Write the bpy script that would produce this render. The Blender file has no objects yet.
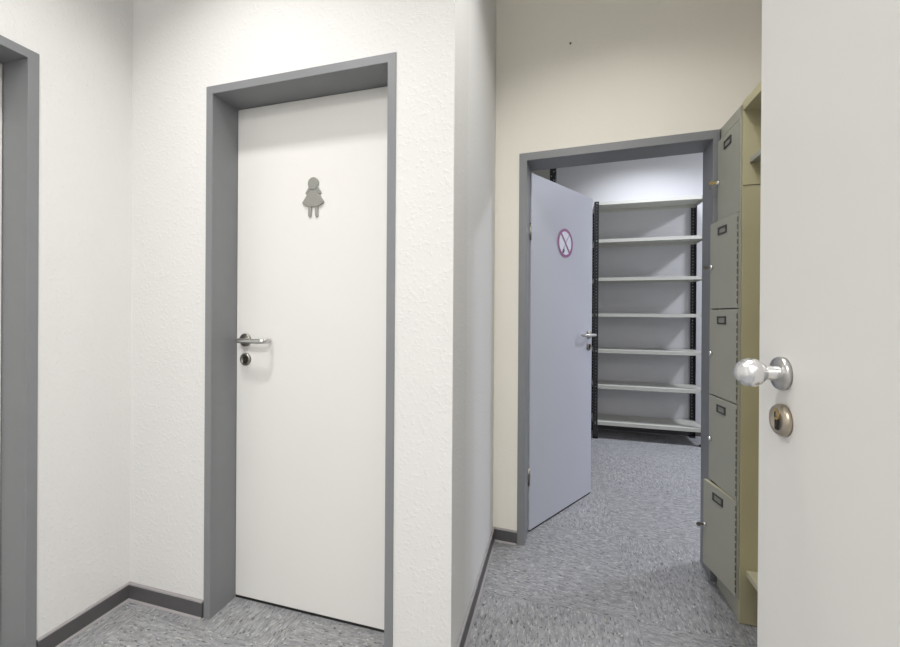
import bpy, bmesh, math, random
from mathutils import Matrix, Vector
C = bpy.context.scene.collection
R = math.radians
random.seed(4)

# ---------------------------------------------------------------- camera
cam_d = bpy.data.cameras.new('camera'); cam = bpy.data.objects.new('camera', cam_d); C.objects.link(cam)
CAM_H = 1.1749
cam_d.sensor_fit = 'HORIZONTAL'; cam_d.sensor_width = 36.0
cam_d.lens = 392.63 / 900 * 36.0
cam_d.shift_y = -(323.5 - 314.29) / 900
cam_d.clip_start = 0.02
cam.matrix_world = (Matrix.Translation((0, 0, CAM_H)) @ Matrix.Rotation(0.2701, 4, 'Z')
                    @ Matrix.Rotation(math.pi / 2 - 0.0011, 4, 'X') @ Matrix.Rotation(0.0064, 4, 'Z'))
bpy.context.scene.camera = cam

# ---------------------------------------------------------------- world, lights, exposure
w = bpy.data.worlds.new('world'); bpy.context.scene.world = w; w.use_nodes = True
w.node_tree.nodes['Background'].inputs[0].default_value = (0.5, 0.52, 0.55, 1)
w.node_tree.nodes['Background'].inputs[1].default_value = 0.02
vs = bpy.context.scene.view_settings
vs.view_transform = 'Standard'; vs.look = 'None'; vs.gamma = 1; vs.use_curve_mapping = False
vs.exposure = 0.30

def area(name, loc, sx, sy, power, col, rot=(0, 0, 0), spread=180):
    l = bpy.data.lights.new(name, 'AREA'); l.shape = 'RECTANGLE'; l.size = sx; l.size_y = sy
    l.energy = power; l.color = col; l.spread = R(spread)
    o = bpy.data.objects.new(name, l); o.location = loc; o.rotation_euler = rot; C.objects.link(o)
    return o
area('anteroom_lamp', (-1.02, 0.60, 2.90), 0.32, 0.14, 8.0, (1.0, 0.985, 0.965), spread=108)
area('passage_lamp', (0.18, 1.12, 2.90), 0.30, 0.30, 7.5, (1.0, 0.985, 0.965), spread=125)
area('entrance_fill', (0.10, -1.25, 2.90), 1.1, 0.45, 53, (1.0, 0.99, 0.975), spread=165)  # unseen fill added behind the camera to even out the walls
area('storage_lamp', (2.65, 3.40, 2.96), 0.35, 0.35, 54, (0.87, 0.90, 1.0), spread=170)
area('storage_lamp', (0.82, 3.62, 3.00), 0.60, 0.14, 15, (0.88, 0.91, 1.0), spread=125)

# ---------------------------------------------------------------- materials
def mat(name, col, rough=0.5, metal=0.0, spec=0.5, var=0.0, vscale=8.0, bump=0.0, bscale=200.0, bdist=0.001, coat=0.0):
    m = bpy.data.materials.new(name); m.use_nodes = True
    nt = m.node_tree; N = nt.nodes; L = nt.links; b = N['Principled BSDF']
    b.inputs['Roughness'].default_value = rough; b.inputs['Metallic'].default_value = metal
    b.inputs['Specular IOR Level'].default_value = spec; b.inputs['Coat Weight'].default_value = coat
    tc = N.new('ShaderNodeTexCoord')
    n = N.new('ShaderNodeTexNoise'); n.inputs['Scale'].default_value = vscale; n.inputs['Detail'].default_value = 4
    L.new(tc.outputs['Object'], n.inputs['Vector'])
    mx = N.new('ShaderNodeMix'); mx.data_type = 'RGBA'
    mx.inputs['A'].default_value = tuple(c * (1 - var) for c in col) + (1,)
    mx.inputs['B'].default_value = tuple(min(1, c * (1 + var)) for c in col) + (1,)
    L.new(n.outputs['Fac'], mx.inputs['Factor']); L.new(mx.outputs['Result'], b.inputs['Base Color'])
    if bump > 0:
        n2 = N.new('ShaderNodeTexNoise'); n2.inputs['Scale'].default_value = bscale; n2.inputs['Detail'].default_value = 3
        L.new(tc.outputs['Object'], n2.inputs['Vector'])
        bp = N.new('ShaderNodeBump'); bp.inputs['Strength'].default_value = bump; bp.inputs['Distance'].default_value = bdist
        L.new(n2.outputs['Fac'], bp.inputs['Height']); L.new(bp.outputs['Normal'], b.inputs['Normal'])
    return m

def woodchip(name, col, strength=0.55):
    m = bpy.data.materials.new(name); m.use_nodes = True
    nt = m.node_tree; N = nt.nodes; L = nt.links; b = N['Principled BSDF']
    b.inputs['Roughness'].default_value = 0.85; b.inputs['Specular IOR Level'].default_value = 0.2
    tc = N.new('ShaderNodeTexCoord')
    n0 = N.new('ShaderNodeTexNoise'); n0.inputs['Scale'].default_value = 1.3; n0.inputs['Detail'].default_value = 3
    mx = N.new('ShaderNodeMix'); mx.data_type = 'RGBA'
    mx.inputs['A'].default_value = tuple(c * 0.98 for c in col) + (1,); mx.inputs['B'].default_value = tuple(min(1, c * 1.01) for c in col) + (1,)
    L.new(tc.outputs['Object'], n0.inputs['Vector']); L.new(n0.outputs['Fac'], mx.inputs['Factor'])
    L.new(mx.outputs['Result'], b.inputs['Base Color'])
    # chips of different size under the paint
    n1 = N.new('ShaderNodeTexNoise'); n1.inputs['Scale'].default_value = 85; n1.inputs['Detail'].default_value = 2; n1.inputs['Roughness'].default_value = 0.45
    L.new(tc.outputs['Object'], n1.inputs['Vector'])
    r1 = N.new('ShaderNodeMapRange'); r1.inputs['From Min'].default_value = 0.52; r1.inputs['From Max'].default_value = 0.72
    L.new(n1.outputs['Fac'], r1.inputs['Value'])
    n2 = N.new('ShaderNodeTexNoise'); n2.inputs['Scale'].default_value = 260; n2.inputs['Detail'].default_value = 1
    L.new(tc.outputs['Object'], n2.inputs['Vector'])
    ad = N.new('ShaderNodeMath'); ad.operation = 'MULTIPLY_ADD'; ad.inputs[1].default_value = 0.35
    L.new(n2.outputs['Fac'], ad.inputs[0]); L.new(r1.outputs['Result'], ad.inputs[2])
    bp = N.new('ShaderNodeBump'); bp.inputs['Strength'].default_value = strength; bp.inputs['Distance'].default_value = 0.0015
    L.new(ad.outputs['Value'], bp.inputs['Height']); L.new(bp.outputs['Normal'], b.inputs['Normal'])
    return m

def floor_mat():
    m = bpy.data.materials.new('flecked_vinyl'); m.use_nodes = True
    nt = m.node_tree; N = nt.nodes; L = nt.links; b = N['Principled BSDF']
    b.inputs['Specular IOR Level'].default_value = 0.4
    tc = N.new('ShaderNodeTexCoord')
    off = N.new('ShaderNodeMapping'); off.inputs['Location'].default_value = (-0.30 + 0.62, -1.64 + 2.48, 0)   # tile grid origin
    # the sheets left of the narrow wall were laid with another offset
    sp = N.new('ShaderNodeSeparateXYZ'); L.new(tc.outputs['Object'], sp.inputs[0])
    lf = N.new('ShaderNodeMath'); lf.operation = 'LESS_THAN'; lf.inputs[1].default_value = -0.324; L.new(sp.outputs['X'], lf.inputs[0])
    ml = N.new('ShaderNodeMath'); ml.operation = 'MULTIPLY_ADD'; ml.inputs[1].default_value = 1.10
    L.new(lf.outputs[0], ml.inputs[0]); L.new(sp.outputs['Y'], ml.inputs[2])
    cb = N.new('ShaderNodeCombineXYZ'); L.new(sp.outputs['X'], cb.inputs['X']); L.new(ml.outputs[0], cb.inputs['Y'])
    L.new(cb.outputs[0], off.inputs['Vector'])
    ch = N.new('ShaderNodeTexChecker'); ch.inputs['Scale'].default_value = 1 / 0.62
    ch.inputs['Color1'].default_value = (1, 1, 1, 1); ch.inputs['Color2'].default_value = (0, 0, 0, 1)
    zup = N.new('ShaderNodeVectorMath'); zup.operation = 'MULTIPLY_ADD'
    zup.inputs[1].default_value = (1, 1, 0); zup.inputs[2].default_value = (0, 0, 0.3)
    L.new(off.outputs['Vector'], zup.inputs[0]); L.new(zup.outputs['Vector'], ch.inputs['Vector'])
    def streaks(scl, seed):
        outs = []
        for k, s in enumerate(((scl, scl * 3.2, 1), (scl * 3.2, scl, 1))):
            mp = N.new('ShaderNodeMapping'); mp.inputs['Scale'].default_value = s
            mp.inputs['Rotation'].default_value = (0, 0, R(6)); mp.inputs['Location'].default_value = (seed, seed * 0.7, seed)
            L.new(tc.outputs['Object'], mp.inputs['Vector'])
            n = N.new('ShaderNodeTexNoise'); n.inputs['Scale'].default_value = 1; n.inputs['Detail'].default_value = 2.5
            n.inputs['Distortion'].default_value = 0.6
            L.new(mp.outputs['Vector'], n.inputs['Vector']); outs.append(n.outputs['Fac'])
        mx = N.new('ShaderNodeMix'); L.new(ch.outputs['Fac'], mx.inputs['Factor'])
        L.new(outs[0], mx.inputs['A']); L.new(outs[1], mx.inputs['B'])
        return mx.outputs['Result']
    def ramp(src, a, bb, lo=0.0, hi=1.0):
        r = N.new('ShaderNodeMapRange'); r.inputs['From Min'].default_value = a; r.inputs['From Max'].default_value = bb
        r.inputs['To Min'].default_value = lo; r.inputs['To Max'].default_value = hi
        L.new(src, r.inputs['Value']); return r.outputs['Result']
    def mixc(fac, A, B):
        mx = N.new('ShaderNodeMix'); mx.data_type = 'RGBA'
        L.new(fac, mx.inputs['Factor'])
        for key, v in (('A', A), ('B', B)):
            if isinstance(v, tuple): mx.inputs[key].default_value = v + (1,)
            else: L.new(v, mx.inputs[key])
        return mx.outputs['Result']
    base = mixc(ramp(streaks(22, 1.0), 0.36, 0.64), (0.215, 0.217, 0.226), (0.325, 0.327, 0.336))
    c = mixc(ramp(streaks(48, 5.0), 0.60, 0.68, 0, 0.75), base, (0.56, 0.555, 0.535))
    c = mixc(ramp(streaks(46, 9.0), 0.595, 0.66, 0, 0.85), c, (0.06, 0.062, 0.068))
    c = mixc(ramp(streaks(30, 13.0), 0.62, 0.70, 0, 0.5), c, (0.30, 0.27, 0.21))
    # thin joints between the tiles
    sep = N.new('ShaderNodeSeparateXYZ'); L.new(off.outputs['Vector'], sep.inputs[0])
    lines = []
    for ax in ('X', 'Y'):
        pp = N.new('ShaderNodeMath'); pp.operation = 'PINGPONG'; pp.inputs[1].default_value = 0.31
        L.new(sep.outputs[ax], pp.inputs[0])
        lt = N.new('ShaderNodeMath'); lt.operation = 'LESS_THAN'; lt.inputs[1].default_value = 0.0007
        L.new(pp.outputs[0], lt.inputs[0])
        lines.append(lt.outputs[0])
    mxm = N.new('ShaderNodeMath'); mxm.operation = 'MAXIMUM'; L.new(lines[0], mxm.inputs[0]); L.new(lines[1], mxm.inputs[1])
    sc = N.new('ShaderNodeMath'); sc.operation = 'MULTIPLY'; sc.inputs[1].default_value = 0.55; L.new(mxm.outputs[0], sc.inputs[0])
    c = mixc(sc.outputs[0], c, (0.10, 0.10, 0.10))
    L.new(c, b.inputs['Base Color'])
    nr = N.new('ShaderNodeTexNoise'); nr.inputs['Scale'].default_value = 5
    L.new(tc.outputs['Object'], nr.inputs['Vector'])
    L.new(ramp(nr.outputs['Fac'], 0.3, 0.7, 0.42, 0.56), b.inputs['Roughness'])
    return m

M = {
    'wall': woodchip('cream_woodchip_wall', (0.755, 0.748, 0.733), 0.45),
    'wall_far': woodchip('shade_tinted_woodchip', (0.83, 0.797, 0.715), 0.2),  # beige of the mixed light in shade put into the paint
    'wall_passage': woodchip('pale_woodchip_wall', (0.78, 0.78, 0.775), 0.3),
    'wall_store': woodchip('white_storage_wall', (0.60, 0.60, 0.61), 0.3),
    'ceiling': mat('ceiling_white', (0.82, 0.81, 0.79), 0.9, spec=0.1, var=0.02),
    'floor': floor_mat(),
    'steel': mat('grey_painted_steel', (0.22, 0.226, 0.235), 0.42, var=0.05, vscale=14, bump=0.05, bscale=400),
    'leaf': mat('white_laminate', (0.78, 0.77, 0.745), 0.38, spec=0.4, var=0.015, vscale=3),
    'leaf_cool_lit': mat('cool_lit_laminate', (0.50, 0.515, 0.575), 0.4, spec=0.4, var=0.015, vscale=3),  # white leaf with the storage room's cool, dim light put into its colour
    'skirting': mat('dark_grey_skirting', (0.085, 0.083, 0.085), 0.45, var=0.12, vscale=20),
    'skirting_lip': mat('skirting_lip', (0.30, 0.285, 0.287), 0.5, var=0.08, vscale=30),
    'gasket': mat('black_rubber', (0.012, 0.012, 0.012), 0.7),
    'alu': mat('satin_aluminium', (0.56, 0.555, 0.54), 0.28, metal=1.0, var=0.04, vscale=60, bump=0.05, bscale=500),
    'chrome': mat('polished_knob', (0.86, 0.86, 0.87), 0.27, metal=1.0),
    'nickel': mat('champagne_nickel', (0.50, 0.44, 0.36), 0.30, metal=1.0, var=0.05, vscale=60),
    'dark_nickel': mat('dull_nickel', (0.30, 0.285, 0.25), 0.35, metal=1.0, var=0.05, vscale=60),
    'brass': mat('brass', (0.62, 0.47, 0.22), 0.3, metal=1.0),
    'hole': mat('keyway_dark', (0.01, 0.01, 0.01), 0.8),
    'sign_grey': mat('grey_sign_metal', (0.33, 0.33, 0.30), 0.42, metal=0.35, var=0.03, vscale=40),
    'locker': mat('grey_green_locker', (0.385, 0.385, 0.325), 0.5, var=0.05, vscale=9, bump=0.12, bscale=350, bdist=0.0006),
    'locker_side': mat('olive_locker_side', (0.49, 0.45, 0.285), 0.5, var=0.05, vscale=9, bump=0.12, bscale=350, bdist=0.0006),
    'hinge_olive': mat('hinge_knuckle', (0.16, 0.15, 0.10), 0.5),
    'locker_edge': mat('locker_door_edge', (0.52, 0.50, 0.36), 0.45, var=0.05),
    'holder': mat('label_holder', (0.10, 0.10, 0.095), 0.4, metal=0.6),
    'card': mat('label_card', (0.27, 0.27, 0.235), 0.7, var=0.05),
    'post': mat('black_perforated_post', (0.018, 0.019, 0.022), 0.45, var=0.1, vscale=30),
    'shelf': mat('grey_white_shelf', (0.52, 0.52, 0.47), 0.42, var=0.04, vscale=7),
    'red': mat('sign_ring', (0.27, 0.06, 0.22), 0.35, var=0.1, vscale=30),  # violet cast of reflected light put into the ring colour
    'sign_white': mat('sign_white', (0.80, 0.80, 0.88), 0.35, var=0.01),
    'blue_black': mat('sign_black', (0.02, 0.05, 0.12), 0.4),
    'sign_grey_line': mat('sign_pale_grey', (0.38, 0.40, 0.55), 0.4),
    'wall_shade': mat('beige_wall_shade', (0.46, 0.46, 0.40), 0.5, var=0.03),  # tone of the shaded storage wall
}

# ---------------------------------------------------------------- mesh helpers
class MB:
    def __init__(s): s.bm = bmesh.new(); s.mats = []
    def mi(s, m):
        m = M[m]
        if m not in s.mats: s.mats.append(m)
        return s.mats.index(m)
    def _fin(s, faces, m, smooth=False):
        i = s.mi(m)
        for f in faces: f.material_index = i; f.smooth = smooth
    def box(s, a, b, m, bev=0.0):
        x0, y0, z0 = a; x1, y1, z1 = b
        t = bmesh.new()
        vs_ = [t.verts.new(v) for v in ((x0, y0, z0), (x1, y0, z0), (x1, y1, z0), (x0, y1, z0), (x0, y0, z1), (x1, y0, z1), (x1, y1, z1), (x0, y1, z1))]
        for q in ((0, 3, 2, 1), (4, 5, 6, 7), (0, 1, 5, 4), (1, 2, 6, 5), (2, 3, 7, 6), (3, 0, 4, 7)): t.faces.new([vs_[k] for k in q])
        bmesh.ops.recalc_face_normals(t, faces=t.faces)
        if bev > 0: bmesh.ops.bevel(t, geom=t.edges[:], offset=bev, segments=2, affect='EDGES', profile=0.5)
        s.merge(t, m)
        return s
    def merge(s, t, m, smooth=False, mtx=None):
        if mtx is not None: bmesh.ops.transform(t, matrix=mtx, verts=t.verts)
        mp = {v: s.bm.verts.new(v.co) for v in t.verts}
        fs = []
        for f in t.faces:
            try: g = s.bm.faces.new([mp[v] for v in f.verts])
            except ValueError: continue
            fs.append(g)
        s._fin(fs, m, smooth); t.free()
    def prism(s, pts, depth, m, mtx=None, bev=0.0):
        """polygon pts (x, z) extruded along +y by depth"""
        t = bmesh.new()
        a = [t.verts.new((x, 0, z)) for x, z in pts]; b = [t.verts.new((x, depth, z)) for x, z in pts]
        t.faces.new(a); t.faces.new(b[::-1]); n = len(pts)
        for i in range(n): t.faces.new((a[i], b[i], b[(i + 1) % n], a[(i + 1) % n]))
        bmesh.ops.recalc_face_normals(t, faces=t.faces)
        if bev > 0:
            e = [e for e in t.edges if all(abs(v.co.y) < 1e-6 for v in e.verts)]
            bmesh.ops.bevel(t, geom=e, offset=bev, segments=2, affect='EDGES', profile=0.5)
        s.merge(t, m, False, mtx); return s
    def lathe(s, prof, m, mtx=None, seg=40, smooth=True):
        """prof (r, h) turned about local z"""
        t = bmesh.new(); rings = []
        for r, h in prof:
            if r < 1e-6: rings.append([t.verts.new((0, 0, h))])
            else: rings.append([t.verts.new((r * math.cos(2 * math.pi * k / seg), r * math.sin(2 * math.pi * k / seg), h)) for k in range(seg)])
        for A, B in zip(rings, rings[1:]):
            for k in range(seg):
                k2 = (k + 1) % seg
                if len(A) == 1 and len(B) == 1: continue
                if len(A) == 1: t.faces.new((A[0], B[k], B[k2]))
                elif len(B) == 1: t.faces.new((A[k], A[k2], B[0]))
                else: t.faces.new((A[k], A[k2], B[k2], B[k]))
        bmesh.ops.recalc_face_normals(t, faces=t.faces)
        s.merge(t, m, smooth, mtx); return s
    def tube(s, pts, r, m, seg=16):
        pts = [Vector(p) for p in pts]; t = bmesh.new(); rings = []
        up = Vector((0, 0, 1))
        for i, p in enumerate(pts):
            d = (pts[min(i + 1, len(pts) - 1)] - pts[max(i - 1, 0)]).normalized()
            ref = up if abs(d.dot(up)) < 0.9 else Vector((1, 0, 0))
            u = d.cross(ref).normalized(); v = d.cross(u).normalized()
            rr = r[i] if isinstance(r, (list, tuple)) else r
            rings.append([t.verts.new(p + rr * (math.cos(2 * math.pi * k / seg) * u + math.sin(2 * math.pi * k / seg) * v)) for k in range(seg)])
        for A, B in zip(rings, rings[1:]):
            for k in range(seg): t.faces.new((A[k], A[(k + 1) % seg], B[(k + 1) % seg], B[k]))
        t.faces.new(rings[0]); t.faces.new(rings[-1][::-1])
        bmesh.ops.recalc_face_normals(t, faces=t.faces)
        s.merge(t, m, True); return s
    def build(s, name, parent=None, loc=(0, 0, 0), mtx=None):
        me = bpy.data.meshes.new(name); s.bm.to_mesh(me); s.bm.free()
        for m in s.mats: me.materials.append(m)
        me.update()
        o = bpy.data.objects.new(name, me); C.objects.link(o)
        if mtx is not None: o.matrix_world = mtx
        else: o.location = loc
        if parent: o.parent = parent
        return o

def empty(name, loc=(0, 0, 0), rz=0.0):
    o = bpy.data.objects.new(name, None); C.objects.link(o)
    o.location = loc; o.rotation_euler = (0, 0, rz); o.empty_display_size = 0.1
    return o
def tag(o, label=None, cat=None, group=None, kind=None):
    if label: o['label'] = label
    if cat: o['category'] = cat
    if group: o['group'] = group
    if kind: o['kind'] = kind
    return o
def struct(o, label=None, cat=None): return tag(o, label, cat, kind='structure')
def rot_to(axis):
    """matrix turning local z onto axis"""
    return Vector((0, 0, 1)).rotation_difference(Vector(axis)).to_matrix().to_4x4()

# ---------------------------------------------------------------- dimensions
ZT = 2.04; FW = 0.030
YW = 1.202; RW = 0.1227; XFL, XFR = -1.309, -0.5234
XL = -1.690; XP = -0.324
YF = 2.0332; SKEW = -0.0531; ZT2 = 1.995; GF = 0.0390; XGL, XGR = -0.1990, 0.6920; R2 = 0.1125
CEIL = 3.10
far_rot = math.atan(SKEW)
FARM = Matrix.Translation((XP, YF, 0)) @ Matrix.Rotation(far_rot, 4, 'Z')     # far wall's own frame: origin at the passage corner
def far_x(x): return (x - XP) / math.cos(far_rot)

# ---------------------------------------------------------------- structure
b = MB(); b.box((-1.9, -1.8, -0.05), (3.9, 4.6, 0.0), 'floor'); struct(b.build('floor'), 'grey flecked vinyl floor in square tiles', 'floor')
b = MB(); b.box((-1.9, -1.8, CEIL), (3.9, 4.6, CEIL + 0.05), 'ceiling'); struct(b.build('ceiling'), 'plain white ceiling above the rooms', 'ceiling')

e = 0.004    # the wall surface lies just behind the frame faces
# left wall with its own doorway (the frame's far edge at y 0.905)
LY1 = 0.905; LY0 = LY1 - 0.86
b = MB()
b.box((XL - 0.2, LY1 - 0.012, 0), (XL - e, YW + 0.2, CEIL), 'wall')
b.box((XL - 0.2, -1.7, 0), (XL - e, LY0 + 0.012, CEIL), 'wall')
b.box((XL - 0.2, LY0 + 0.012, ZT - 0.012), (XL - e, LY1 - 0.012, CEIL), 'wall')
struct(b.build('wall_left'), 'cream woodchip wall on the left with a grey framed doorway', 'wall')
# wall with the toilet door
b = MB()
b.box((XL - e, YW + e, 0), (XFL + 0.012, YW + 0.2, CEIL), 'wall')
b.box((XFR - 0.012, YW + e, 0), (XP, YW + 0.2, CEIL), 'wall')
b.box((XFL + 0.012, YW + e, ZT - 0.012), (XFR - 0.012, YW + 0.2, CEIL), 'wall')
struct(b.build('wall_front'), 'cream woodchip wall around the toilet door', 'wall')
b = MB(); b.box((XP - 0.2, YW + 0.2, 0), (XP, YF, CEIL), 'wall_passage')
struct(b.build('wall_passage'), 'narrow white wall beside the passage', 'wall')
# far wall, in its own frame
GX0, GX1 = far_x(XGL), far_x(XGR)
b = MB()
b.box((-0.2, e, 0), (GX0 + 0.012, 0.15, CEIL), 'wall_far')
b.box((GX1 - 0.012, e, 0), (1.62, 0.15, CEIL), 'wall_far')
b.box((GX0 + 0.012, e, ZT2 - 0.012), (GX1 - 0.012, 0.15, CEIL), 'wall_far')
struct(b.build('wall_far', mtx=FARM), 'far wall above the storage room doorway, beige of the shade put into its paint', 'wall')
b = MB(); b.box((1.03, 0.0, 0), (1.30, 1.94, CEIL), 'wall'); struct(b.build('wall_right'), 'wall behind the lockers on the right', 'wall')
b = MB(); b.box((0.40, -0.16, 0), (1.30, -0.06, CEIL), 'wall'); struct(b.build('wall_entrance'), 'short wall the open entrance door hangs on', 'wall')
b = MB(); b.box((-1.9, -1.8, 0), (1.4, -1.7, CEIL), 'wall'); struct(b.build('wall_back'), 'wall behind the camera', 'wall')
b = MB(); b.box((1.30, -1.8, 0), (1.4, 0.0, CEIL), 'wall'); struct(b.build('wall_side'), 'side wall of the entrance area', 'wall')
# storage room
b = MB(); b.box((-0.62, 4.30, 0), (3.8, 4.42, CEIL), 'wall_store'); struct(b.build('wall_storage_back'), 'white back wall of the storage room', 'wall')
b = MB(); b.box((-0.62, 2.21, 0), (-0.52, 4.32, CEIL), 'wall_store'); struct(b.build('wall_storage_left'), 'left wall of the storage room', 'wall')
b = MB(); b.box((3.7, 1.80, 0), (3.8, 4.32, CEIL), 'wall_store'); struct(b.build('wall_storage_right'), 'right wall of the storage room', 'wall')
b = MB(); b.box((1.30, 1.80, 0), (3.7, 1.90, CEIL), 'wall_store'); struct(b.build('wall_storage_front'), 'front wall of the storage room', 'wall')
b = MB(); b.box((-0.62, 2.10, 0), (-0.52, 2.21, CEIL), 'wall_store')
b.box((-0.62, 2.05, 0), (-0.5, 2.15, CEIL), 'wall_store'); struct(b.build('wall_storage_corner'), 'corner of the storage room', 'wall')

# skirting: strip with pale rim and lower lip
def skirting(name, p0, p1, nrm, label, mtx=None):
    p0 = Vector(p0 + (0,)); p1 = Vector(p1 + (0,)); n = Vector(nrm + (0,)).normalized(); d = (p1 - p0)
    b = MB()
    def strip(prof, m):
        t = bmesh.new()
        A = [t.verts.new(p0 + n * u + Vector((0, 0, z))) for u, z in prof]; B = [t.verts.new(p1 + n * u + Vector((0, 0, z))) for u, z in prof]
        t.faces.new(A); t.faces.new(B[::-1])
        for i in range(len(A)): t.faces.new((A[i], B[i], B[(i + 1) % len(A)], A[(i + 1) % len(A)]))
        bmesh.ops.recalc_face_normals(t, faces=t.faces); b.merge(t, m)
    strip([(0, 0), (0.011, 0.004), (0.010, 0.060), (0, 0.060)], 'skirting')
    strip([(0, 0.060), (0.0105, 0.060), (0.009, 0.0645), (0.004, 0.066), (0, 0.066)], 'skirting_lip')
    strip([(0.0108, 0.0), (0.0180, 0.0), (0.0172, 0.002), (0.0113, 0.0065), (0.0108, 0.0065)], 'skirting_lip')
    o = b.build(name, mtx=mtx); struct(o, label, 'baseboard'); return o
skirting('baseboard_left', (XL - e, YW + e), (XL - e, LY1 + 0.001), (1, 0), 'dark grey skirting along the left wall')
skirting('baseboard_front', (XL - e, YW + e), (XFL - 0.001, YW + e), (0, -1), 'dark grey skirting left of the toilet door')
skirting('baseboard_center', (XFR + 0.001, YW + e), (XP + 0.0, YW + e), (0, -1), 'dark grey skirting right of the toilet door')
skirting('baseboard_passage', (XP, YW + e - 0.011), (XP, YF + e), (1, 0), 'dark grey skirting along the narrow passage wall')
skirting('baseboard_far', (0.0, e), (GX0 - 0.001, e), (0, -1), 'short dark grey skirting left of the storage doorway', FARM)
skirting('baseboard_right', (1.03, 0.0), (1.03, 1.94), (-1, 0), 'dark grey skirting on the right wall')
skirting('baseboard_storage', (-0.5, 4.30), (3.7, 4.30), (0, -1), 'dark skirting along the back of the storage room')

# ---------------------------------------------------------------- steel door frames (local: x across, -y toward the viewer, face on y=0)
def frame_mesh(x0, x1, zt, f, r, back=0.16):
    b = MB()
    t = 0.0
    # casing faces + reveals as an L-shaped steel profile, with a stop rebate at depth r
    b.box((x0, -0.0, 0), (x0 + f, 0.014, zt), 'steel', 0.0012)
    b.box((x1 - f, -0.0, 0), (x1, 0.014, zt), 'steel', 0.0012)
    b.box((x0 + f - 0.001, -0.0, zt - f), (x1 - f + 0.001, 0.014, zt), 'steel', 0.0012)
    b.box((x0 + 0.013, 0.012, 0), (x0 + f, back, zt - 0.013), 'steel')
    b.box((x1 - f, 0.012, 0), (x1 - 0.013, back, zt - 0.013), 'steel')
    b.box((x0 + f, 0.012, zt - f), (x1 - f, back, zt - 0.013), 'steel')
    return b
def lever(side=1, L=0.13, m='alu'):
    """U-shaped lever on a round rose; door surface is local y=0, viewer at -y"""
    b = MB()
    toward = rot_to((0, -1, 0))
    b.lathe([(0, 0), (0.0265, 0), (0.0265, 0.006), (0.0245, 0.0085), (0.011, 0.0085), (0.010, 0.010), (0, 0.010)], 'dark_nickel' if m == 'alu' else m, toward)
    pts = [(0, -0.008, 0), (0, -0.036, 0)]
    for k in range(1, 7):
        a = k / 6 * math.pi / 2; pts.append((side * 0.016 * (1 - math.cos(a)), -0.036 - 0.016 * math.sin(a), 0))
    for k in range(1, 5): pts.append((side * (0.016 + (L - 0.032) * k / 4), -0.052, 0))
    for k in range(1, 7):
        a = k / 6 * math.pi / 2; pts.append((side * (L - 0.016 + 0.016 * math.sin(a)), -0.052 + 0.016 * (1 - math.cos(a)), 0))
    pts.append((side * L, -0.020, 0)); pts.append((side * L, -0.012, 0))
    b.tube(pts, [0.0095] * (len(pts) - 2) + [0.0092, 0.006], m)
    return b
def escutcheon(m='nickel', r=0.026, key='slot', th=0.009):
    b = MB(); toward = rot_to((0, -1, 0))
    b.lathe([(0, 0), (r, 0), (r, th * 0.55), (r - 0.0035, th), (r - 0.009, th), (r - 0.0095, th - 0.001), (0, th - 0.001)], m, toward)
    y = -th - 0.0012
    ring = [(0.0085 * math.cos(a), 0.010 + 0.0085 * math.sin(a)) for a in [R(q) for q in range(-55, 236, 15)]]
    if key != 'cyl': b.prism(ring + [(-0.0045, -0.016), (0.0045, -0.016)], 0.004, 'hole', Matrix.Translation((0, y, 0)))
    if key == 'cyl':
        b.prism([(0.0085 * math.cos(R(q)), 0.0085 + 0.0085 * math.sin(R(q))) for q in range(0, 360, 20)], 0.003, 'brass', Matrix.Translation((0, y + 0.0008, 0)))
        b.prism([(0.0050 * math.cos(R(q)), 0.0085 + 0.0050 * math.sin(R(q))) for q in range(0, 360, 30)], 0.002, 'nickel', Matrix.Translation((0, y - 0.0002, 0)))
        b.box((-0.0045, y + 0.0012, -0.0155), (0.0045, y + 0.003, 0.002), 'hole')
        b.box((-0.0009, y - 0.0008, 0.004), (0.0009, y, 0.013), 'hole')
    else:
        b.prism([(0.006 * math.cos(R(q)), 0.010 + 0.006 * math.sin(R(q))) for q in range(0, 360, 30)], 0.002, 'hole', Matrix.Translation((0, y - 0.001, 0)))
    return b

# toilet door
d1 = struct(empty('door_1', (0, YW, 0)), 'closed white toilet door in a deep grey steel frame', 'door')
frame_mesh(XFL, XFR, ZT, FW, RW).build('door_frame', d1)
b = MB(); b.box((XFL + FW + 0.0015, RW, 0.0125), (XFR - FW - 0.0015, RW + 0.036, ZT - FW - 0.0015), 'leaf', 0.002)
leaf = b.build('door_leaf', d1)
b = MB(); b.box((XFL + FW, RW + 0.004, 0.0), (XFR - FW, RW + 0.034, 0.0115), 'gasket'); b.build('gap_shade_strip', leaf)  # black strip added to paint the dark gap under the leaf
lever(1, 0.128).build('door_handle', leaf, loc=(-1.232, RW, 1.063))
escutcheon('dark_nickel', 0.0255).build('lock_escutcheon', leaf, loc=(-1.231, RW, 0.984))
b = MB(); b.box((XFL + FW, RW + 0.05, 0), (XFR - FW, RW + 0.06, ZT - FW), 'gasket'); b.build('dark_backing', d1)  # unseen black sheet added behind the leaf to keep light out

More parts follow.
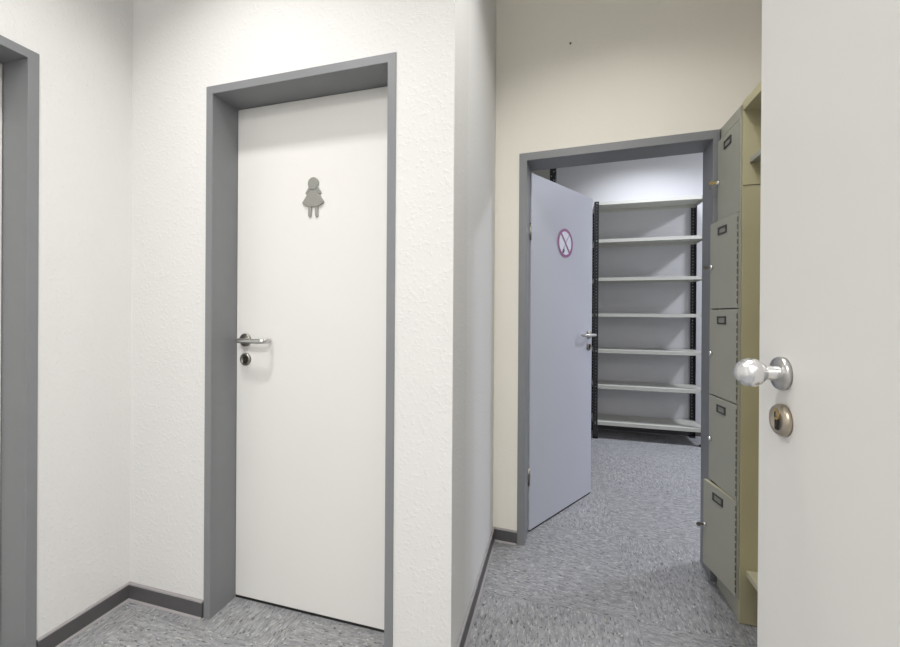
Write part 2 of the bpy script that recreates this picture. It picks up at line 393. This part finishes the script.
# left door, leaf mostly outside the picture
d2 = struct(empty('door_2', (XL, 0, 0), R(90)), 'pale door in a grey steel frame at the far left edge', 'door')
frame_mesh(LY0, LY1, ZT, FW, RW).build('door_frame', d2)
b = MB(); b.box((LY0 + FW + 0.0015, RW, 0.0125), (LY1 - FW - 0.0015, RW + 0.036, ZT - FW - 0.0015), 'leaf', 0.002)
leaf2 = b.build('door_leaf', d2)
b = MB(); b.box((LY0 + FW, RW + 0.004, 0.0), (LY1 - FW, RW + 0.034, 0.0115), 'gasket'); b.build('gap_shade_strip', leaf2)  # black strip painting the dark gap, as on the toilet door
b = MB(); b.box((LY0 + FW, RW + 0.05, 0), (LY1 - FW, RW + 0.06, ZT - FW), 'gasket'); b.build('dark_backing', d2)  # unseen black sheet added here too, blocks light behind the leaf

# storage room door, standing open into the storage room
d3 = struct(empty('door_3'), 'door standing open into the storage room, cool light put into its colour', 'door'); d3.matrix_world = FARM
frame_mesh(GX0, GX1, ZT2, GF, R2, 0.155).build('door_frame', d3)
hx, hy = -0.145, 2.154
ang = R(58.7)
hl = FARM.inverted() @ Vector((hx, hy, 0))
leafM = Matrix.Translation(hl) @ Matrix.Rotation(ang - far_rot, 4, 'Z')
W3 = 0.685
b = MB(); b.box((0.0, 0.0, 0.010), (W3, 0.036, 1.938), 'leaf_cool_lit', 0.0015)
leaf3 = b.build('door_leaf', d3, mtx=leafM)
b = MB(); b.box((0.002, 0.002, 0.0015), (W3 - 0.002, 0.034, 0.010), 'gasket'); b.build('bottom_seal', leaf3)
for z in (0.30, 1.62):
    b = MB(); b.lathe([(0, -0.045), (0.008, -0.045), (0.008, 0.045), (0, 0.045)], 'dark_nickel', seg=16)
    b.box((-0.002, -0.001, -0.04), (0.012, 0.004, 0.04), 'dark_nickel'); b.build('hinge', leaf3, loc=(-0.004, 0.004, z))
lever(-1, 0.112).build('door_handle', leaf3, loc=(W3 - 0.045, 0, 1.045))
escutcheon('dark_nickel', 0.0255).build('lock_escutcheon', leaf3, loc=(W3 - 0.044, 0, 0.967))

# entrance door, open, close to the camera on the right
XD = 0.347; YE = 0.827
d4 = struct(empty('door_4', (XD, YE, 0), R(90)), 'white entrance door standing open at the right with knob', 'door')
# local +x points to world +y ; local -y points to world +x ; the visible face looks to world -x = local +y
b = MB(); b.box((-0.86, -0.040, 0.010), (0.0, 0.0, 2.03), 'leaf', 0.0012)
leaf4 = b.build('door_leaf', d4)
toward = rot_to((0, 1, 0))
b = MB()
b.lathe([(0, 0), (0.0265, 0), (0.0265, 0.006), (0.0248, 0.009), (0.011, 0.0095), (0, 0.0095)], 'alu', toward, 48)
b.build('knob_rose', leaf4, loc=(-0.0800, 0, 1.083))
b = MB()
b.lathe([(0.0118, 0.0), (0.0118, 0.012), (0.0112, 0.0180)] + [(0.0232 * math.sin(R(a)), 0.0400 - 0.0220 * math.cos(R(a))) for a in range(28, 181, 8)] + [(0, 0.062)], 'chrome', toward, 48)
b.build('door_knob', leaf4, loc=(-0.0815, 0.006, 1.083))
eb = escutcheon('nickel', 0.0255, 'cyl', 0.011)
o = eb.build('lock_escutcheon', leaf4, loc=(-0.0825, 0, 1.0090)); o.rotation_euler = (0, 0, math.pi)
b = MB(); b.box((-0.90, -0.08, 0), (-0.868, 0.06, 2.08), 'steel', 0.001); b.build('door_frame', d4)
for z in (0.25, 1.80):
    b = MB(); b.lathe([(0, -0.04), (0.008, -0.04), (0.008, 0.04), (0, 0.04)], 'alu', seg=16); b.build('hinge', leaf4, loc=(-0.864, -0.048, z))

# ---------------------------------------------------------------- pictogram of a girl on the toilet door
def arc(cx, cz, r, a0, a1, n): return [(cx + r * math.cos(R(a0 + (a1 - a0) * k / n)), cz + r * math.sin(R(a0 + (a1 - a0) * k / n))) for k in range(n + 1)]
def capsule(p, q, r, n=8):
    p = Vector(p); q = Vector(q); a = math.degrees(math.atan2(q.y - p.y, q.x - p.x))
    return arc(q.x, q.y, r, a - 90, a + 90, n) + arc(p.x, p.y, r, a + 90, a + 270, n)
g = empty('girl_pictogram', (-0.9170, YW + RW - 0.0005, 1.546))
tag(g, 'grey metal girl pictogram mounted on the closed toilet door', 'sign')
b = MB(); b.prism(arc(0, 0.1295, 0.0235, 0, 354, 40), 0.005, 'sign_grey', Matrix.Translation((0, -0.006, 0)), 0.0008); b.build('head', g)
for s in (-1, 1):
    b = MB(); b.prism(capsule((s * 0.0165, 0.112), (s * 0.0290, 0.0935), 0.0052), 0.004, 'sign_grey', Matrix.Translation((0, -0.005, 0)), 0.0005); b.build('arm', g)
    b = MB(); b.prism(capsule((s * 0.0150, 0.044), (s * 0.0150, 0.006), 0.0068), 0.004, 'sign_grey', Matrix.Translation((0, -0.005, 0)), 0.0005); b.build('leg', g)
b = MB()
dress = [(-0.0095, 0.1085), (-0.0455, 0.060)] + [(-0.0475, 0.056), (-0.045, 0.0515)] + [(-0.030, 0.0435), (-0.015, 0.0395), (0, 0.0385), (0.015, 0.0395), (0.030, 0.0435)] + [(0.045, 0.0515), (0.0475, 0.056)] + [(0.0455, 0.060), (0.0095, 0.1085), (0.006, 0.1045), (0, 0.1035), (-0.006, 0.1045)]
b.prism(dress[::-1], 0.006, 'sign_grey', Matrix.Translation((0, -0.007, 0)), 0.0008); b.build('dress', g)

# ---------------------------------------------------------------- round prohibition sign on the storage room door
face = Matrix.Translation((hx, hy, 0)) @ Matrix.Rotation(ang, 4, 'Z')
sg = empty('prohibition_sign'); sg.matrix_world = face @ Matrix.Translation((0.344, -0.0002, 1.602))
tag(sg, 'round no open flame sign with red ring, violet reflection put into its colour, on the open storage door', 'sign')
r0 = 0.086
b = MB(); b.prism(arc(0, 0, r0, 0, 354, 59), 0.002, 'sign_white', Matrix.Translation((0, -0.002, 0))); b.build('disc', sg)
b = MB(); t = bmesh.new(); n = 64
A = [t.verts.new((r0 * math.cos(2 * math.pi * k / n), -0.0032, r0 * math.sin(2 * math.pi * k / n))) for k in range(n)]
B = [t.verts.new((r0 * 0.81 * math.cos(2 * math.pi * k / n), -0.0032, r0 * 0.81 * math.sin(2 * math.pi * k / n))) for k in range(n)]
for k in range(n): t.faces.new((A[k], A[(k + 1) % n], B[(k + 1) % n], B[k]))
ex = bmesh.ops.extrude_face_region(t, geom=t.faces[:]); bmesh.ops.translate(t, vec=(0, 0.0012, 0), verts=[v for v in ex['geom'] if isinstance(v, bmesh.types.BMVert)])
bmesh.ops.recalc_face_normals(t, faces=t.faces); b.merge(t, 'red'); b.build('ring', sg)
b = MB(); q = r0 * 0.84 * 0.7071
b.prism(capsule((-q * .93, q * 1.05), (q * .93, -q * 1.05), 0.006)[::-1], 0.0012, 'red', Matrix.Translation((0, -0.0036, 0))); b.build('bar', sg)
b = MB(); b.prism(capsule((-0.018, -0.030), (0.040, 0.050), 0.0032)[::-1], 0.0008, 'sign_grey_line', Matrix.Translation((0, -0.0028, 0))); b.build('match_stick', sg)
b = MB(); b.prism([(-0.030, -0.066), (-0.014, -0.058), (-0.008, -0.044), (-0.014, -0.024), (-0.018, -0.034), (-0.024, -0.036), (-0.033, -0.052)], 0.0008, 'blue_black', Matrix.Translation((0, -0.0029, 0))); b.build('flame', sg)

# ---------------------------------------------------------------- locker cabinet (front face looks to world -x)
KX = 0.672; KY0, KY1 = 1.7456, 1.961; KZ = 1.985; KD = 0.34
lk = tag(empty('locker_cabinet', (KX, KY0, 0)), 'tall narrow grey green steel locker with five small doors beside the storage doorway', 'locker')
H = KY1 - KY0
b = MB()
b.box((0, 0, 0.0), (KD, 0.006, KZ), 'locker_side'); b.box((0, H - 0.012, 0.0), (KD, H, KZ), 'locker')
b.box((0, 0.0, KZ - 0.045), (KD, H, KZ), 'locker', 0.001); b.box((KD - 0.006, 0, 0), (KD, H, KZ), 'locker')
b.box((0.001, 0.001, 0), (0.014, H, 0.088), 'locker', 0.001)                    # plinth
b.box((-0.006, 0.0, 0.088), (0.012, 0.0055, KZ - 0.045), 'locker', 0.0008)         # hinge stile
tops = [1.934, 1.573, 1.200, 0.830, 0.458]; bots = [1.578, 1.205, 0.835, 0.463, 0.092]
for z in bots: b.box((0.004, 0.008, z - 0.006), (KD - 0.006, H - 0.004, z + 0.002), 'locker')
b.box((0.010, H - 0.022, 0.09), (0.02, H - 0.012, KZ - 0.045), 'locker')
b.build('body', lk)
b = MB(); b.box((-0.0005, 0.0, 0.088), (0.0005, 0.0, 0.088), 'holder')
angs = [0.8, 6.2, 6.4, 6.4, 12.0]
DW = 0.214
for i, (zt_, zb_) in enumerate(zip(tops, bots)):
    h = zt_ - zb_
    b = MB()
    b.box((-0.009, 0.0, 0.0), (0.0, DW, h), 'locker', 0.0012)
    if i == 4:
        b.box((-0.0088, 0.004, h - 0.0005), (0.004, DW - 0.002, h + 0.0012), 'locker_edge')
    dr = b.build('locker_door', lk, loc=(-0.0012 + (0.007 if i == 0 else 0.0), 0.0065, zb_)); dr.rotation_euler = (0, 0, R(angs[i]))
    # knuckle hinges along the near edge
    b = MB()
    nk = 12
    for k in range(nk):
        z = 0.012 + (h - 0.024) * (k + 0.5) / nk
        b.box((-0.0108, -0.0012, z - 0.010), (-0.0070, 0.0030, z + 0.010), 'hinge_olive', 0.0008)
    b.build('hinge', dr)
    b = MB(); cy = 0.112; cz = h - 0.044
    for (y0, y1, z0, z1) in ((-0.034, 0.034, -0.016, -0.010), (-0.034, 0.034, 0.010, 0.016), (-0.034, -0.025, -0.016, 0.016), (0.025, 0.034, -0.016, 0.016)):
        b.box((-0.0125, cy + y0, cz + z0), (-0.0088, cy + y1, cz + z1), 'holder', 0.0006)
    b.box((-0.0100, cy - 0.026, cz - 0.011), (-0.0088, cy + 0.026, cz + 0.011), 'card')
    b.build('label_holder', dr)
    b = MB(); b.lathe([(0, 0), (0.0095, 0), (0.0095, 0.006), (0.008, 0.010), (0, 0.010)], 'chrome', Matrix.Translation((-0.009, DW - 0.019, h * 0.5 - 0.006)) @ rot_to((-1, 0, 0)), 24)
    b.build('cam_lock', dr)
KEYS = {0: 'small brass key with ring in the lock of the topmost locker door', 1: 'small key in the lock of the second locker door from the top',
        4: 'small dark key in the lock of the bottom locker door'}
for i, lab in KEYS.items():
    T = Matrix.Translation((KX, KY0, 0)) @ Matrix.Translation((-0.0012 + (0.007 if i == 0 else 0.0), 0.0065, bots[i])) @ Matrix.Rotation(R(angs[i]), 4, 'Z')
    T = T @ Matrix.Translation((-0.019, DW - 0.019, (tops[i] - bots[i]) * 0.5 - 0.006))
    k = empty('locker_key'); k.matrix_world = T
    tag(k, lab, 'key', 'keys in the locker locks')
    b = MB(); b.box((-0.012, -0.001, -0.004), (0.001, 0.001, 0.004), 'brass' if i == 0 else 'dark_nickel'); b.build('key_blade', k)
    b = MB(); b.prism([(0.010 * math.cos(R(a)) - 0.020, 0.009 * math.sin(R(a))) for a in range(0, 360, 30)], 0.003, 'brass' if i == 0 else 'dark_nickel', Matrix.Translation((0, -0.0015, 0))); b.build('key_bow', k)
    if i == 0:
        b = MB(); b.tube([(-0.024, 0.011 * math.cos(R(a)), -0.016 + 0.011 * math.sin(R(a))) for a in range(0, 361, 20)], 0.0011, 'dark_nickel', 8); b.build('key_ring', k)

# ---------------------------------------------------------------- open wardrobe beside the locker (open front looks to -x)
wy0 = 0.90; wy1 = KY0 - 0.0015
wd = tag(empty('open_wardrobe', (KX, wy0, 0)), 'open olive beige steel wardrobe with hat shelf and low shoe shelf behind the entrance door', 'wardrobe')
Wd = wy1 - wy0
b = MB(); b.box((0.0, Wd - 0.006, 0.003), (KD, Wd, 1.975), 'locker_side', 0.0008)
b.box((0.0, Wd - 0.0075, 1.670), (KD, Wd - 0.0055, 1.672), 'holder')
b.build('side_panel', wd)
b = MB(); b.box((0.0, 0.0, 0.003), (KD, 0.006, 1.975), 'locker_side', 0.0008); b.build('side_panel', wd)
b = MB(); b.box((0.0, 0.0, 1.957), (KD, Wd, 1.992), 'locker_side', 0.001); b.build('top_panel', wd)
b = MB(); b.box((KD - 0.006, 0.006, 0.16), (KD, Wd - 0.006, 1.96), 'locker_side'); b.build('back_panel', wd)
b = MB(); b.box((0.022, 0.006, 1.755), (KD - 0.006, Wd - 0.0065, 1.775), 'locker', 0.001); b.build('hat_shelf', wd)
b = MB(); b.box((0.020, 0.006, 0.186), (KD - 0.006, Wd - 0.0065, 0.208), 'locker_edge', 0.001); b.build('shoe_shelf', wd)

# ---------------------------------------------------------------- perforated-post shelving
def post_mesh(w, h, sx, sy, pitch=0.030, cols=1):
    """L-profile post with real slots; corner at origin, flanges run along sx*x and sy*y"""
    bm = bmesh.new()
    def flange(axis, sgn):
        nz = int(h / pitch); us = []
        if cols == 1: us = [0, w * 0.43, w * 0.57, w]
        else: us = [0, w * 0.18, w * 0.38, w * 0.62, w * 0.82, w]
        for i in range(nz):
            z0 = i * pitch; z1 = z0 + pitch; zs = [z0, z0 + pitch * 0.40, z0 + pitch * 0.60, z1]
            for j in range(len(us) - 1):
                for k in range(3):
                    hole = (k == 1 and ((cols == 1 and j == 1) or (cols == 2 and (j == 1 if i % 2 else j == 3))))
                    if hole: continue
                    q = [(us[j], zs[k]), (us[j + 1], zs[k]), (us[j + 1], zs[k + 1]), (us[j], zs[k + 1])]
                    vs2 = [bm.verts.new((sgn * u, 0, z) if axis == 'x' else (0, sgn * u, z)) for u, z in q]
                    bm.faces.new(vs2)
    flange('x', sx); flange('y', sy)
    bmesh.ops.remove_doubles(bm, verts=bm.verts, dist=1e-5)
    bmesh.ops.recalc_face_normals(bm, faces=bm.faces)
    bmesh.ops.solidify(bm, geom=bm.faces[:], thickness=0.002)
    return bm
def shelving(name, loc, rz, Wn, D, H, levels, label, pw=0.040, cols=1, th=0.030):
    root = tag(empty(name, loc, rz), label, 'shelving unit', 'perforated post shelving in the storage room')
    for (x, y, sx, sy) in ((0, 0, 1, 1), (Wn, 0, -1, 1), (0, D, 1, -1), (Wn, D, -1, -1)):
        b = MB(); b.merge(post_mesh(pw, H, sx, sy, cols=cols), 'post')
        b.box((min(0, sx * (pw + 0.003)), min(0, sy * (pw + 0.003)), 0.0), (max(0, sx * (pw + 0.003)), max(0, sy * (pw + 0.003)), 0.012), 'gasket')
        b.build('upright', root, loc=(x, y, 0))
    for z in levels:
        b = MB()
        i = 0.003
        b.box((i, i, z - 0.003), (Wn - i, D - i, z), 'shelf')
        b.box((i, 0.0025, z - th), (Wn - i, 0.004, z), 'shelf', 0.0005)     # front lip sits behind the post flanges
        b.box((i, D - 0.004, z - th), (Wn - i, D - 0.0025, z), 'shelf', 0.0005)
        b.box((i + 0.001, 0.004, z - th), (i + 0.0025, D - 0.004, z), 'shelf')
        b.box((Wn - i - 0.0025, 0.004, z - th), (Wn - i - 0.001, D - 0.004, z), 'shelf')
        b.box((i + 0.003, 0.0005, z - th), (Wn - i - 0.003, 0.014, z - th + 0.0015), 'shelf')
        s = b.build('shelf', root)
        for x in (pw * .5, Wn - pw * .5):
            b = MB(); b.lathe([(0, 0), (0.005, 0), (0.004, 0.003), (0, 0.003)], 'alu', Matrix.Translation((x, -0.0015, z - th / 2)) @ rot_to((0, -1, 0)), 10)
            b.build('bolt', s)
    return root
SHX = 0.322; SHY = 3.965
sh = shelving('metal_shelving', (SHX, SHY, 0), 0, 0.945, 0.320, 2.255, [2.246, 1.890, 1.527, 1.188, 0.846, 0.508, 0.163],
         'empty metal shelving with seven grey white shelves and black perforated posts against the back wall')
sh2 = shelving('metal_shelving', (-0.43, 2.93, 0), 0, 0.40, 1.0, 2.88, [2.84, 2.3, 1.8, 1.3, 0.8, 0.3],
         'taller shelving whose black post rises behind the open storage door', 0.038, 2)
b = MB(); b.box((0.003, 0.004, 0.30), (0.36, 0.006, 2.86), 'wall_shade'); b.build('shade_sheet', sh2)  # added sheet whose beige stands in for shade on the back wall

# ---------------------------------------------------------------- tiny nail left in the far wall
b = MB(); b.lathe([(0, -0.004), (0.0022, -0.004), (0.0022, 0.006), (0.0048, 0.006), (0.0048, 0.0075), (0, 0.0085)], 'holder', rot_to((0, -1, 0)), 14)
nl = b.build('nail'); nl.matrix_world = Matrix.Translation((0.0473, 2.017, 2.505)) @ Matrix.Rotation(far_rot, 4, 'Z')
tag(nl, 'tiny dark nail in the far wall above the storage doorway', 'nail')
